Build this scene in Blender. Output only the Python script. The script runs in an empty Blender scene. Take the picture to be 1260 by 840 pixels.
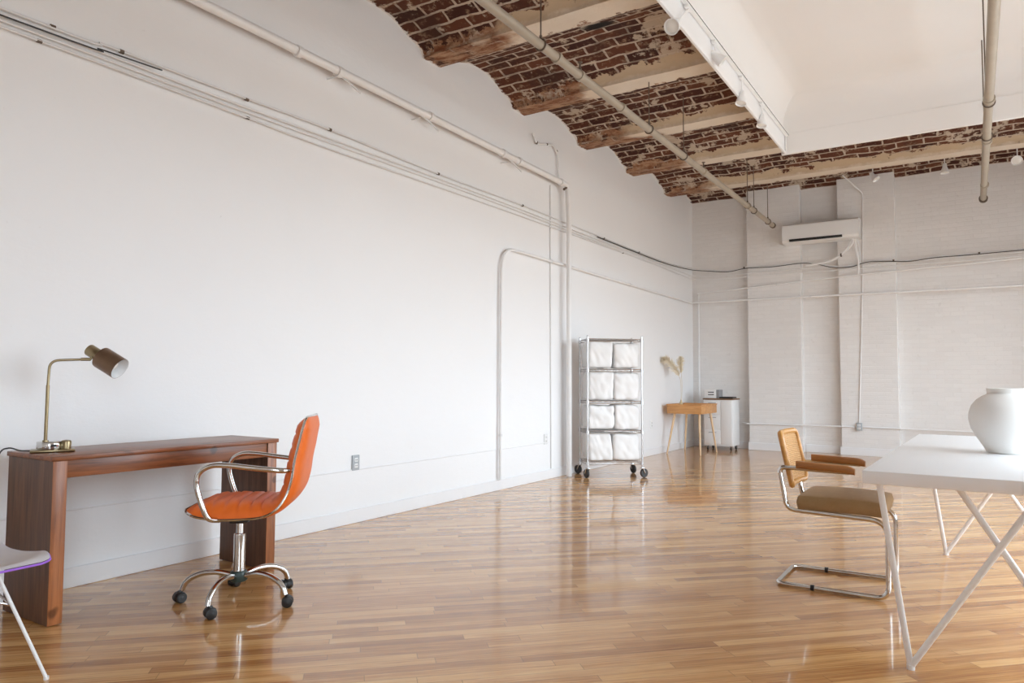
import bpy, bmesh, math, random
from mathutils import Vector, Matrix, noise as mnoise
random.seed(7)
SC = bpy.context.scene
C = SC.collection
PI = math.pi

# ------------------------------------------------------------------ helpers
def new_bm(): return bmesh.new()

def obj(name, bm, mat, parent=None, smooth=True, world=False, angle=40):
    """Link the bmesh as ONE mesh object. world=True: vertices are given in world coordinates."""
    if world and parent is not None:
        bm.transform(ROOTS[parent.name].inverted())
    bmesh.ops.recalc_face_normals(bm, faces=bm.faces)
    me = bpy.data.meshes.new(name)
    bm.to_mesh(me); bm.free()
    for m in (mat if isinstance(mat, (list, tuple)) else [mat]):
        me.materials.append(m)
    if smooth:
        me.polygons.foreach_set('use_smooth', [True] * len(me.polygons))
        try: me.set_sharp_from_angle(angle=math.radians(angle))
        except Exception: pass
    o = bpy.data.objects.new(name, me)
    C.objects.link(o)
    if parent is not None: o.parent = parent
    return o

ROOTS = {}
def thing(name, label, cat, loc=(0, 0, 0), rotz=0.0, group=None):
    o = bpy.data.objects.new(name, None); C.objects.link(o)
    o.empty_display_size = 0.1
    o.location = loc; o.rotation_euler = (0, 0, rotz)
    o['label'] = label; o['category'] = cat
    if group: o['group'] = group
    ROOTS[o.name] = Matrix.Translation(Vector(loc)) @ Matrix.Rotation(rotz, 4, 'Z')
    return o

def tag(o, label, cat, group=None):
    o['label'] = label; o['category'] = cat
    if group: o['group'] = group
    return o

def struct(name, bm, mat, smooth=False, angle=40):
    o = obj(name, bm, mat, None, smooth, angle=angle)
    o['kind'] = 'structure'
    return o

def recentre(o):
    """Move a single-mesh thing's origin to the middle of its base."""
    vs = o.data.vertices
    lo = [min(v.co[i] for v in vs) for i in range(3)]; hi = [max(v.co[i] for v in vs) for i in range(3)]
    c = Vector(((lo[0] + hi[0]) / 2, (lo[1] + hi[1]) / 2, lo[2]))
    o.data.transform(Matrix.Translation(-c)); o.location = c
    return o

def dup(root, loc, rotz, label, group=None):
    r = root.copy(); C.objects.link(r); r.location = loc; r.rotation_euler = (0, 0, rotz); r['label'] = label
    if group: r['group'] = group
    for ch in list(root.children):
        c = ch.copy(); C.objects.link(c); c.parent = r
        for g in ch.children:
            d = g.copy(); C.objects.link(d); d.parent = c
    return r

def box(bm, lo, hi, bevel=0.0, seg=2, mat=0, rot=None, pivot=None):
    lo = Vector(lo); hi = Vector(hi); c = (lo + hi) / 2; s = hi - lo
    r = bmesh.ops.create_cube(bm, size=1.0)
    vs = r['verts']
    for v in vs: v.co = Vector((v.co.x * s.x, v.co.y * s.y, v.co.z * s.z)) + c
    if rot is not None:
        p = Vector(pivot) if pivot is not None else c
        for v in vs: v.co = rot @ (v.co - p) + p
    fs = set()
    for v in vs: fs.update(v.link_faces)
    for f in fs: f.material_index = mat
    if bevel > 0:
        es = set()
        for v in vs: es.update(v.link_edges)
        bmesh.ops.bevel(bm, geom=list(es), offset=bevel, segments=seg, affect='EDGES', profile=0.5)

def fillet(pts, rad, n=6):
    """Round the corners of a polyline; rad is a number or one number per inner point."""
    pts = [Vector(p) for p in pts]
    out = [pts[0]]
    for i in range(1, len(pts) - 1):
        r = rad[i - 1] if isinstance(rad, (list, tuple)) else rad
        a, b, c = pts[i - 1], pts[i], pts[i + 1]
        d1 = (a - b); d2 = (c - b)
        l1, l2 = d1.length, d2.length
        if r <= 0 or l1 < 1e-6 or l2 < 1e-6: out.append(b); continue
        d1 /= l1; d2 /= l2
        ang = d1.angle(d2)
        if ang > 3.1: out.append(b); continue
        t = min(r / math.tan(ang / 2), l1 * 0.49, l2 * 0.49)
        p1 = b + d1 * t; p2 = b + d2 * t
        for k in range(n + 1):
            u = k / n
            out.append(p1 * (1 - u) ** 2 + b * 2 * u * (1 - u) + p2 * u ** 2)
    out.append(pts[-1])
    return out

def smooth_path(pts, n=8):
    """Catmull-Rom through the points."""
    P = [Vector(p) for p in pts]
    P = [P[0] * 2 - P[1]] + P + [P[-1] * 2 - P[-2]]
    out = []
    for i in range(1, len(P) - 2):
        p0, p1, p2, p3 = P[i - 1:i + 3]
        for k in range(n):
            t = k / n
            out.append(0.5 * ((2 * p1) + (p2 - p0) * t + (2 * p0 - 5 * p1 + 4 * p2 - p3) * t * t + (3 * p1 - p0 - 3 * p2 + p3) * t ** 3))
    out.append(P[-2])
    return out

def tube(bm, pts, r, n=10, closed=False, caps=True, mat=0, sx=1.0):
    """Sweep a circle along a polyline; r is a number or one per point."""
    P = [Vector(p) for p in pts]
    N = len(P)
    rr = r if isinstance(r, (list, tuple)) else [r] * N
    tang = []
    for i in range(N):
        if closed: t = (P[(i + 1) % N] - P[i - 1])
        else: t = P[min(i + 1, N - 1)] - P[max(i - 1, 0)]
        if t.length < 1e-9: t = Vector((0, 0, 1))
        tang.append(t.normalized())
    ref = Vector((0, 0, 1)) if abs(tang[0].z) < 0.9 else Vector((1, 0, 0))
    u = tang[0].cross(ref).normalized()
    rings = []
    for i in range(N):
        u = (u - tang[i] * u.dot(tang[i]))
        u = u.normalized() if u.length > 1e-9 else tang[i].orthogonal().normalized()
        w = tang[i].cross(u).normalized()
        rings.append([bm.verts.new(P[i] + (u * math.cos(2 * PI * k / n) * sx + w * math.sin(2 * PI * k / n)) * rr[i]) for k in range(n)])
    for i in range(N if closed else N - 1):
        a, b = rings[i], rings[(i + 1) % N]
        for k in range(n):
            f = bm.faces.new((a[k], a[(k + 1) % n], b[(k + 1) % n], b[k])); f.material_index = mat
    if caps and not closed:
        f = bm.faces.new(rings[0]); f.material_index = mat
        f = bm.faces.new(rings[-1][::-1]); f.material_index = mat

def lathe(bm, prof, n=24, mtx=None, mat=0):
    """Revolve (radius, height) pairs about z; r = 0 closes an end."""
    mtx = mtx or Matrix.Identity(4)
    rings = []
    for r, z in prof:
        if r < 1e-6: rings.append([bm.verts.new(mtx @ Vector((0, 0, z)))])
        else: rings.append([bm.verts.new(mtx @ Vector((r * math.cos(2 * PI * k / n), r * math.sin(2 * PI * k / n), z))) for k in range(n)])
    for a, b in zip(rings, rings[1:]):
        if len(a) == 1 and len(b) == 1: continue
        for k in range(n):
            k2 = (k + 1) % n
            if len(a) == 1: f = bm.faces.new((a[0], b[k2], b[k]))
            elif len(b) == 1: f = bm.faces.new((a[k], a[k2], b[0]))
            else: f = bm.faces.new((a[k], a[k2], b[k2], b[k]))
            f.material_index = mat

def axis_mtx(p, d):
    d = Vector(d).normalized()
    return Matrix.Translation(Vector(p)) @ d.to_track_quat('Z', 'Y').to_matrix().to_4x4()

def cyl(bm, p, q, r, n=12, r2=None, mat=0):
    p = Vector(p); q = Vector(q); L = (q - p).length
    lathe(bm, [(0, 0), (r, 0), (r if r2 is None else r2, L), (0, L)], n, axis_mtx(p, q - p), mat)

def sheet(bm, rows, mat=0, closed_u=False):
    """Quads over a grid of points (list of rows)."""
    V = [[bm.verts.new(p) for p in row] for row in rows]
    m = len(V[0])
    for a, b in zip(V, V[1:]):
        for k in range(m if closed_u else m - 1):
            f = bm.faces.new((a[k], a[(k + 1) % m], b[(k + 1) % m], b[k])); f.material_index = mat
    return V

# ------------------------------------------------------------------ materials
class NT:
    def __init__(s, name):
        s.m = bpy.data.materials.new(name); s.m.use_nodes = True
        s.t = s.m.node_tree; s.b = s.t.nodes['Principled BSDF']
    def n(s, kind, **kw):
        nd = s.t.nodes.new('ShaderNode' + kind)
        for k, v in kw.items():
            if k.startswith('i_'):
                key = k[2:]
                key = int(key) if key.isdigit() else key.replace('_', ' ')
                s.put(nd.inputs[key], v)
            else: setattr(nd, k, v)
        return nd
    def put(s, sock, v):
        if isinstance(v, bpy.types.NodeSocket): s.t.links.new(v, sock)
        else: sock.default_value = v
    def math(s, op, a, b=0.0, c=None):
        nd = s.n('Math', operation=op); s.put(nd.inputs[0], a); s.put(nd.inputs[1], b)
        if c is not None: s.put(nd.inputs[2], c)
        return nd.outputs[0]
    def mix(s, f, a, b, mode='MIX'):
        nd = s.n('Mix', data_type='RGBA', blend_type=mode)
        s.put(nd.inputs[0], f); s.put(nd.inputs[6], a); s.put(nd.inputs[7], b)
        return nd.outputs[2]
    def ramp(s, f, stops):
        nd = s.n('ValToRGB'); s.put(nd.inputs[0], f)
        e = nd.color_ramp.elements
        while len(e) < len(stops): e.new(0.5)
        for el, (p, c) in zip(e, stops):
            el.position = p; el.color = c if len(c) == 4 else (*c, 1)
        return nd.outputs[0]
    def step(s, f, a, b):
        nd = s.n('MapRange', interpolation_type='SMOOTHSTEP'); s.put(nd.inputs[0], f)
        s.put(nd.inputs[1], a); s.put(nd.inputs[2], b)
        return nd.outputs[0]
    def noise(s, vec, scale, detail=4.0, rough=0.55, dist=0.0):
        nd = s.n('TexNoise'); s.put(nd.inputs['Scale'], scale); s.put(nd.inputs['Detail'], detail)
        s.put(nd.inputs['Roughness'], rough); s.put(nd.inputs['Distortion'], dist)
        if vec is not None: s.put(nd.inputs['Vector'], vec)
        return nd.outputs[0]
    def coord(s, kind='Object'): return s.n('TexCoord').outputs[kind]
    def mapping(s, vec, rot=(0, 0, 0), scale=(1, 1, 1), loc=(0, 0, 0)):
        nd = s.n('Mapping'); s.put(nd.inputs[0], vec)
        nd.inputs['Rotation'].default_value = rot; nd.inputs['Scale'].default_value = scale; nd.inputs['Location'].default_value = loc
        return nd.outputs[0]
    def bump(s, h, strength=0.3, dist=0.01):
        nd = s.n('Bump'); nd.inputs['Strength'].default_value = strength; nd.inputs['Distance'].default_value = dist
        s.put(nd.inputs['Height'], h); s.put(s.b.inputs['Normal'], nd.outputs[0]); return nd
    def set(s, **kw):
        for k, v in kw.items():
            key = {'color': 'Base Color', 'rough': 'Roughness', 'metal': 'Metallic', 'spec': 'Specular IOR Level', 'coat': 'Coat Weight', 'coat_rough': 'Coat Roughness', 'sheen': 'Sheen Weight', 'sss': 'Subsurface Weight', 'trans': 'Transmission Weight'}[k]
            if k == 'color' and isinstance(v, tuple) and len(v) == 3: v = (*v, 1)
            s.put(s.b.inputs[key], v)
        return s

def c4(r, g, b): return (r, g, b, 1)

def plain(name, color, rough=0.5, metal=0.0, var=0.06, scale=8.0, bump=0.0, bscale=60.0, **kw):
    """A plain surface with a little tonal variation and optional fine bump."""
    t = NT(name); v = t.coord()
    f = t.noise(v, scale, 5)
    col = t.mix(f, c4(*[x * (1 - var) for x in color]), c4(*[min(1, x * (1 + var)) for x in color]))
    t.set(color=col, rough=rough, metal=metal, **kw)
    if bump > 0: t.bump(t.noise(v, bscale, 6), bump, 0.004)
    return t.m

def wood(name, light, dark, grain='X', scale=1.0, rough=0.4, contrast=1.0, knots=0.0):
    t = NT(name); v = t.coord()
    sc = {'X': (1.2, 14, 14), 'Y': (14, 1.2, 14), 'Z': (14, 14, 1.2)}[grain]
    mv = t.mapping(v, scale=tuple(x * scale for x in sc))
    a = t.noise(mv, 2.2, 6, 0.6, 0.6)
    fine = t.noise(t.mapping(v, scale=tuple(x * scale * (5 if x > 2 else 1.5) for x in sc)), 3.0, 4, 0.6)
    f = t.math('ADD', t.math('MULTIPLY', a, 0.72), t.math('MULTIPLY', fine, 0.28))
    col = t.ramp(f, [(0.5 - 0.18 / contrast, dark), (0.5 + 0.16 / contrast, light)])
    if knots > 0:
        k = t.step(t.noise(v, 9.0, 1.5, 0.4), 0.70, 0.78)
        col = t.mix(t.math('MULTIPLY', k, knots), col, c4(*[x * 0.35 for x in dark]))
    t.set(color=col, rough=rough)
    t.bump(f, 0.12, 0.003)
    return t.m

def wall_plaster():
    t = NT('white_painted_plaster'); v = t.coord()
    big = t.noise(v, 0.9, 3); col = t.mix(big, c4(.845, .845, .85), c4(.885, .885, .885))
    chips = t.step(t.noise(v, 26, 3, 0.6), 0.735, 0.76)
    col = t.mix(t.math('MULTIPLY', chips, 0.25), col, c4(.62, .60, .58))
    t.set(color=col, rough=0.5, spec=0.4)
    h = t.math('ADD', t.noise(t.mapping(v, scale=(1, 1, 2.2)), 5, 6, 0.6), t.math('MULTIPLY', t.noise(v, 55, 3), 0.15))
    t.bump(h, 0.13, 0.02)
    return t.m

def painted_brick():
    t = NT('white_painted_brick'); v = t.coord()
    sx = t.n('SeparateXYZ'); t.put(sx.inputs[0], v)
    cb = t.n('CombineXYZ'); t.put(cb.inputs[0], t.math('ADD', sx.outputs[0], sx.outputs[1])); t.put(cb.inputs[1], sx.outputs[2])
    warp = t.n('VectorMath', operation='ADD'); t.put(warp.inputs[0], cb.outputs[0])
    wn = t.n('VectorMath', operation='SCALE'); nz = t.n('TexNoise'); t.put(nz.inputs['Vector'], v); nz.inputs['Scale'].default_value = 9
    t.put(wn.inputs[0], nz.outputs[1]); wn.inputs['Scale'].default_value = 0.018; t.put(warp.inputs[1], wn.outputs[0])
    br = t.n('TexBrick', offset=0.5)
    t.put(br.inputs['Vector'], warp.outputs[0])
    for k, x in (('Scale', 1.0), ('Mortar Size', 0.007), ('Mortar Smooth', 0.8), ('Bias', 0.0), ('Brick Width', 0.20), ('Row Height', 0.064)): br.inputs[k].default_value = x
    br.inputs['Color1'].default_value = c4(.83, .81, .79); br.inputs['Color2'].default_value = c4(.80, .78, .76); br.inputs['Mortar'].default_value = c4(.80, .78, .76)
    col = t.mix(t.step(t.noise(v, 14, 5, 0.65), 0.60, 0.72), br.outputs[0], c4(.76, .735, .71))
    t.set(color=col, rough=0.55, spec=0.35)
    h = t.math('ADD', t.math('MULTIPLY', br.outputs[1], -1.0), t.math('MULTIPLY', t.noise(t.mapping(v, scale=(1, 1, 2)), 30, 6, 0.7), 1.4))
    t.bump(h, 0.28, 0.008)
    return t.m

def vault_brick():
    """Old red brick vaults, mortar, smears of lime paint, cream plaster over the beams; UVMap = (x, arc), band = (x, distance to beam)."""
    t = NT('old_vault_brick')
    u1 = t.n('UVMap', uv_map='UVMap').outputs[0]; u2 = t.n('UVMap', uv_map='band').outputs[0]
    v = t.coord()
    nz = t.n('TexNoise'); t.put(nz.inputs['Vector'], v); nz.inputs['Scale'].default_value = 7; nz.inputs['Detail'].default_value = 4
    wn = t.n('VectorMath', operation='SUBTRACT'); t.put(wn.inputs[0], nz.outputs[1]); wn.inputs[1].default_value = (.5, .5, .5)
    ws = t.n('VectorMath', operation='SCALE'); t.put(ws.inputs[0], wn.outputs[0]); ws.inputs['Scale'].default_value = 0.045
    wp = t.n('VectorMath', operation='ADD'); t.put(wp.inputs[0], u1); t.put(wp.inputs[1], ws.outputs[0])
    br = t.n('TexBrick', offset=0.5)
    t.put(br.inputs['Vector'], wp.outputs[0])
    for k, x in (('Scale', 1.0), ('Mortar Size', 0.012), ('Mortar Smooth', 0.25), ('Bias', -0.15), ('Brick Width', 0.31), ('Row Height', 0.118)): br.inputs[k].default_value = x
    br.inputs['Color1'].default_value = c4(.055, .018, .012); br.inputs['Color2'].default_value = c4(.15, .054, .028); br.inputs['Mortar'].default_value = c4(.50, .41, .33)
    col = br.outputs[0]
    mott = t.noise(v, 16, 6, 0.65)
    col = t.mix(t.step(mott, 0.52, 0.70), col, c4(.30, .19, .125))          # dusty wear on the bricks
    dark = t.step(t.noise(v, 2.6, 4), 0.52, 0.66)
    col = t.mix(t.math('MULTIPLY', dark, 0.55), col, c4(.055, .025, .018))
    lime = t.step(t.math('ADD', t.noise(v, 3.3, 6, 0.68), t.math('MULTIPLY', t.noise(v, 24, 3), 0.10)), 0.60, 0.645)
    col = t.mix(t.math('MULTIPLY', lime, 0.85), col, c4(.56, .46, .36))      # lime paint smears
    # plaster over the beams
    sp = t.n('SeparateXYZ'); t.put(sp.inputs[0], u2)
    d, X = sp.outputs[1], sp.outputs[0]
    rag = t.math('MULTIPLY', t.math('SUBTRACT', t.noise(v, 5.5, 5, 0.7), 0.5), 0.50)
    dd = t.math('ADD', d, rag)
    near = t.step(dd, -0.225, -0.205)
    far = t.math('SUBTRACT', 1.0, t.step(dd, 0.12, 0.15))
    right = t.step(t.math('ADD', X, t.math('MULTIPLY', t.noise(v, 1.7, 4), 1.6)), -2.6, -2.35)
    band = t.math('MULTIPLY', near, far)
    core = t.math('MULTIPLY', t.step(dd, -0.17, -0.15), t.math('SUBTRACT', 1.0, t.step(dd, 0.15, 0.17)))
    rust = t.mix(t.step(t.noise(t.mapping(v, scale=(1, 3, 3)), 5, 6, 0.7), 0.35, 0.65), c4(.20, .07, .032), c4(.46, .29, .18))
    cream = t.mix(t.noise(v, 4, 4), c4(.66, .55, .43), c4(.78, .69, .58))
    col = t.mix(t.math('MULTIPLY', core, t.step(t.noise(v, 6, 5, 0.7), 0.30, 0.55)), col, rust)
    ochre = t.math('SUBTRACT', 1.0, t.step(t.math('ADD', d, t.math('MULTIPLY', rag, 0.15)), -0.14, -0.10))   # ochre tan tone on the near haunch, ending at the flange edge
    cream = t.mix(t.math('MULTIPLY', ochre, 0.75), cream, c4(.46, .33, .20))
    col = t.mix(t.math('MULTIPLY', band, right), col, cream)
    # old soot round a plugged flue
    so = t.n('VectorMath', operation='DISTANCE')
    t.put(so.inputs[0], t.mapping(v, scale=(1, 1.7, 0))); so.inputs[1].default_value = (-2.63, 5.42 * 1.7, 0)
    soot = t.math('SUBTRACT', 1.0, t.step(t.math('ADD', so.outputs[1], t.math('MULTIPLY', t.noise(v, 12, 4), 0.14)), 0.17, 0.28))
    col = t.mix(soot, col, c4(.018, .014, .012))
    # white wall paint lapping over the edge at the left wall
    so2 = t.n('SeparateXYZ'); t.put(so2.inputs[0], v)
    lap = t.math('SUBTRACT', 1.0, t.step(t.math('ADD', so2.outputs[0], t.math('MULTIPLY', t.noise(v, 8, 5, 0.7), -0.16)), -4.10, -4.085))
    col = t.mix(lap, col, c4(.80, .78, .76))
    t.set(color=col, rough=0.85, spec=0.2)
    hb = t.math('MULTIPLY', br.outputs[1], t.math('SUBTRACT', t.math('MULTIPLY', t.math('MULTIPLY', band, right), 1.0), 1.0))
    h = t.math('ADD', hb, t.math('MULTIPLY', t.noise(v, 22, 6, 0.7), 0.9))
    t.bump(h, 0.7, 0.016)
    return t.m

def floor_boards():
    t = NT('oak_strip_floor'); v = t.coord()
    r = t.mapping(v, rot=(0, 0, math.radians(-45)))
    s = t.n('SeparateXYZ'); t.put(s.inputs[0], r)
    a, b = s.outputs[0], s.outputs[1]
    W = 0.058
    row = t.math('FLOOR', t.math('DIVIDE', b, W))
    wn = t.n('TexWhiteNoise', noise_dimensions='1D'); t.put(wn.inputs['W'], row)
    Lr = t.math('ADD', 0.55, t.math('MULTIPLY', wn.outputs[0], 0.5))
    sh = t.math('DIVIDE', t.math('ADD', a, t.math('MULTIPLY', wn.outputs[0], 37.3)), Lr)
    idx = t.math('FLOOR', sh)
    cv = t.n('CombineXYZ'); t.put(cv.inputs[0], row); t.put(cv.inputs[1], idx)
    w2 = t.n('TexWhiteNoise', noise_dimensions='2D'); t.put(w2.inputs['Vector'], cv.outputs[0])
    tone = w2.outputs[0]
    # grain: stretched along the board, shifted per board
    gv = t.n('CombineXYZ'); t.put(gv.inputs[0], t.math('MULTIPLY', a, 1.6)); t.put(gv.inputs[1], t.math('MULTIPLY', b, 38)); t.put(gv.inputs[2], t.math('MULTIPLY', tone, 40))
    g = t.noise(gv.outputs[0], 1.4, 6, 0.62, 0.8)
    gv2 = t.n('CombineXYZ'); t.put(gv2.inputs[0], t.math('MULTIPLY', a, 6)); t.put(gv2.inputs[1], t.math('MULTIPLY', b, 130)); t.put(gv2.inputs[2], t.math('MULTIPLY', tone, 90))
    g2 = t.noise(gv2.outputs[0], 1.2, 3, 0.6)
    f = t.math('ADD', t.math('ADD', t.math('MULTIPLY', tone, 0.24), t.math('MULTIPLY', g, 0.50)), t.math('MULTIPLY', g2, 0.26))
    col = t.ramp(f, [(0.25, FLOOR[0]), (0.45, FLOOR[1]), (0.60, FLOOR[2]), (0.80, FLOOR[3])])
    fb = t.math('FRACT', t.math('DIVIDE', b, W)); fa = t.math('FRACT', sh)
    eb = t.math('MINIMUM', fb, t.math('SUBTRACT', 1.0, fb)); ea = t.math('MULTIPLY', t.math('MINIMUM', fa, t.math('SUBTRACT', 1.0, fa)), Lr)
    gap = t.math('SUBTRACT', 1.0, t.math('MINIMUM', t.step(eb, 0.0, 0.035), t.step(ea, 0.0, 0.0028)))
    col = t.mix(t.math('MULTIPLY', gap, 0.55), col, c4(.09, .045, .02))
    t.set(color=col, rough=t.math('ADD', 0.16, t.math('MULTIPLY', t.noise(v, 3, 4), 0.12)), spec=0.25, coat=0.6, coat_rough=0.06)
    t.bump(t.math('ADD', t.math('MULTIPLY', gap, -1.0), t.math('MULTIPLY', t.noise(r, 5, 1), 0.5)), 0.05, 0.004)
    return t.m

FLOOR = [(.25, .092, .026), (.50, .24, .080), (.71, .415, .165), (.82, .55, .265)]
M = {}
M['plaster'] = wall_plaster()
M['paintbrick'] = painted_brick()
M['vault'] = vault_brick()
M['floor'] = floor_boards()
M['tray'] = plain('white_ceiling_board', (.83, .815, .80), 0.7, var=0.02, scale=1.5)
M['trim'] = plain('white_trim_paint', (.84, .84, .845), 0.4, var=0.03, scale=3)
M['pipe_white'] = plain('white_pipe_paint', (.84, .835, .83), 0.4, var=0.08, scale=6, bump=0.15, bscale=30)
M['pipe_grey'] = plain('grey_white_pipe_paint', (.77, .77, .77), 0.45, var=0.1, scale=6)
M['pipe_cream'] = plain('cream_sprinkler_paint', (.38, .325, .255), 0.45, var=0.14, scale=7, bump=0.15, bscale=30)
M['iron'] = plain('rusty_iron', (.13, .095, .07), 0.7, var=0.4, scale=20, bump=0.3, bscale=80)
M['cable_black'] = plain('black_cable', (.03, .03, .032), 0.5, var=0.2)
M['chrome'] = plain('chrome', (.62, .615, .60), 0.10, 1.0, var=0.03)
M['steel'] = plain('zinc_wire', (.62, .62, .63), 0.25, 1.0, var=0.05)
M['black'] = plain('black_plastic', (.018, .017, .017), 0.42, var=0.2)
M['dark'] = plain('dark_slot', (.02, .02, .02), 0.7, var=0.2)
M['white_metal'] = plain('white_powder_coat', (.86, .86, .86), 0.35, var=0.02)
M['white_plastic'] = plain('white_plastic', (.84, .84, .83), 0.35, var=0.02)
M['grey_plastic'] = plain('grey_plastic', (.30, .30, .31), 0.45, var=0.08)
M['outlet_grey'] = plain('grey_outlet_box', (.42, .44, .46), 0.45, var=0.1)
M['brass'] = plain('aged_brass', (.30, .235, .135), 0.3, 1.0, var=0.18, scale=14)
M['bronze'] = plain('brushed_bronze', (.215, .135, .085), 0.38, 0.7, var=0.2, scale=30)
M['desk_y'] = wood('dark_walnut_lengthwise', (.36, .125, .045), (.11, .036, .015), 'Y', rough=0.32, knots=0.7)
M['desk_z'] = wood('dark_walnut_upright', (.46, .17, .062), (.17, .056, .022), 'Z', rough=0.34, knots=0.7)
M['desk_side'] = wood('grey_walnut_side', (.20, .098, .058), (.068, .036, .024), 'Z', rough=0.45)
M['oak'] = wood('honey_oak', (.62, .32, .085), (.42, .18, .04), 'X', rough=0.35)
M['arm_wood'] = wood('stained_beech_arm', (.40, .17, .045), (.22, .08, .02), 'X', rough=0.38)
M['pine'] = wood('pale_pine', (.72, .38, .145), (.47, .20, .06), 'X', rough=0.45)
M['pine_leg'] = wood('pale_pine_leg', (.82, .62, .40), (.66, .42, .22), 'Z', rough=0.45)

def leather():
    t = NT('orange_leather'); v = t.coord()
    f = t.noise(v, 14, 5)
    t.set(color=t.mix(f, c4(.74, .125, .012), c4(.88, .19, .022)), rough=0.42, spec=0.45)
    t.bump(t.noise(v, 180, 3), 0.12, 0.002)
    return t.m
M['leather'] = leather()

def velvet():
    t = NT('tan_velvet'); v = t.coord()
    f = t.noise(v, 30, 6, 0.7)
    t.set(color=t.mix(f, c4(.27, .165, .07), c4(.40, .27, .14)), rough=0.85, sheen=0.15, spec=0.2)
    t.bump(t.noise(v, 220, 3), 0.25, 0.003)
    return t.m
M['velvet'] = velvet()
M['cane'] = plain('woven_cane', (.62, .36, .15), 0.5, var=0.25, scale=60)
M['cloth'] = plain('white_cotton_cloth', (.88, .875, .865), 0.85, var=0.03, scale=6, bump=0.35, bscale=22)
M['ceramic'] = plain('white_ceramic', (.80, .785, .755), 0.42, var=0.04, scale=5, bump=0.1, bscale=25)
M['table_white'] = plain('white_lacquer', (.90, .905, .915), 0.28, var=0.015, scale=3)
M['shell_white'] = plain('white_shell_plastic', (.86, .86, .88), 0.3, var=0.02)
M['purple'] = plain('violet_edge', (.36, .15, .72), 0.4, var=0.05)
M['pampas'] = plain('pampas_plume', (.86, .78, .63), 0.9, var=0.12, scale=20)
M['straw'] = plain('dry_straw', (.62, .50, .31), 0.8, var=0.15, scale=20)
M['glassy_bulb'] = plain('frosted_lamp_face', (.85, .84, .80), 0.2, var=0.02)
M['lamp_white'] = plain('white_lamp_enamel', (.86, .87, .88), 0.4, var=0.02)
M['cart_top'] = wood('brown_cart_top', (.30, .17, .09), (.15, .08, .04), 'X')
M['hub_green'] = plain('dark_green_hub', (.03, .055, .05), 0.4, var=0.2)

# ------------------------------------------------------------------ room shell
XL, XR, YB, YF = -4.03, 1.75, 11.95, -3.0
bm = new_bm(); box(bm, (XL - .2, YF - .2, -.2), (XR + .2, YB + .3, 0)); struct('floor', bm, M['floor'])
bm = new_bm(); box(bm, (XL - .25, YF - .2, 0), (XL, YB + .3, 4.9)); struct('wall_left', bm, M['plaster'])
bm = new_bm()
box(bm, (XL, YB, 0), (XR + .2, YB + .3, 4.9))
for x0, x1 in ((-3.065, -2.245), (-1.705, -.925)):
    box(bm, (x0, YB - .15, 0), (x1, YB + .05, 4.6), bevel=.008, seg=1)
struct('wall_back', bm, M['paintbrick'])
bm = new_bm(); box(bm, (XL - .2, YF - .25, 0), (XR + .2, YF, 4.9)); struct('wall_front', bm, M['plaster'])
# right wall with tall windows
WINS = [(-2.1, -0.5), (3.0, 4.7), (5.1, 6.8), (7.2, 8.9), (9.3, 10.5)]
Z0, Z1 = 0.45, 3.0
bm = new_bm()
box(bm, (XR, YF - .2, 0), (XR + .3, YB + .3, Z0)); box(bm, (XR, YF - .2, Z1), (XR + .3, YB + .3, 4.9))
ys = [YF - .2] + [y for w in WINS for y in w] + [YB + .3]
for a, b in zip(ys[0::2], ys[1::2]): box(bm, (XR, a, Z0), (XR + .3, b, Z1))
struct('wall_right', bm, M['plaster'])
for i, (a, b) in enumerate(WINS):
    bm = new_bm()
    for y0, y1, z0, z1 in ((a, a + .06, Z0, Z1), (b - .06, b, Z0, Z1), (a, b, Z0, Z0 + .06), (a, b, Z1 - .06, Z1), (a, b, 2.08, 2.13), ((a + b) / 2 - .02, (a + b) / 2 + .02, Z0, Z1)):
        box(bm, (XR + .12, y0, z0), (XR + .18, y1, z1))
    struct('window_%d' % (i + 1), bm, M['trim'])

# skirting boards
bm = new_bm()
box(bm, (XL, YF, 0), (XL + .014, YB, .105), bevel=.004, seg=1)
struct('baseboard_left', bm, M['trim'])
bm = new_bm(); box(bm, (XL, YF, .40), (XL + .008, 7.0, .412), bevel=.003, seg=1); struct('trim_1', bm, M['trim'])
bm = new_bm()
for x0, x1, y in ((XL, -3.08, YB), (-3.08, -2.23, YB - .15), (-2.23, -1.72, YB), (-1.72, -.91, YB - .15), (-.91, XR, YB)):
    box(bm, (x0, y - .018, 0), (x1, y, .12), bevel=.004, seg=1)
struct('baseboard_back', bm, M['trim'])

# brick vaults between beams
P0, PS = 4.88, 1.465
def beam_z(y): return 3.94 + .0155 * (y - 5)
FH, CW, CH = .12, .17, .10        # flange half width, cove width, cove height
def prof(d):
    a = abs(d)
    if a <= FH: return 0.0
    if a < FH + CW:
        t = 1 - (a - FH) / CW
        return CH * math.sqrt(max(0, 1 - t * t))
    t = (a - FH - CW) / (PS / 2 - FH - CW)
    return CH + .115 * (1 - (1 - t) ** 2)
WX, WY = -1.83, 8.78          # the well in the vaults
ys = []; y = YF - .2
k0 = math.floor((YF - P0) / PS) - 1
for k in range(k0, 7):
    yc = P0 + PS * k
    for d in [-.7325, -.66, -.58, -.5, -.42, -.36, -.31, -.26, -.22, -.19, -.165, -.14, -.127, -.1215, -.12, -.06, .0, .06, .12, .1215, .127, .14, .165, .19, .22, .26, .31, .36, .42, .5, .58, .66]:
        yy = yc + d
        if YF - .2 <= yy <= YB + .15: ys.append((yy, d))
ys.append((WY, WY - (P0 + PS * round((WY - P0) / PS)))); ys.sort()
xs = [XL - .1 + .16 * i for i in range(1, 14)]
xs = [XL - .1] + [x for x in xs if x < WX - .05] + [WX] + [WX + .25 * i for i in range(1, 14)] + [XR + .1]
bm = new_bm()
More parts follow.
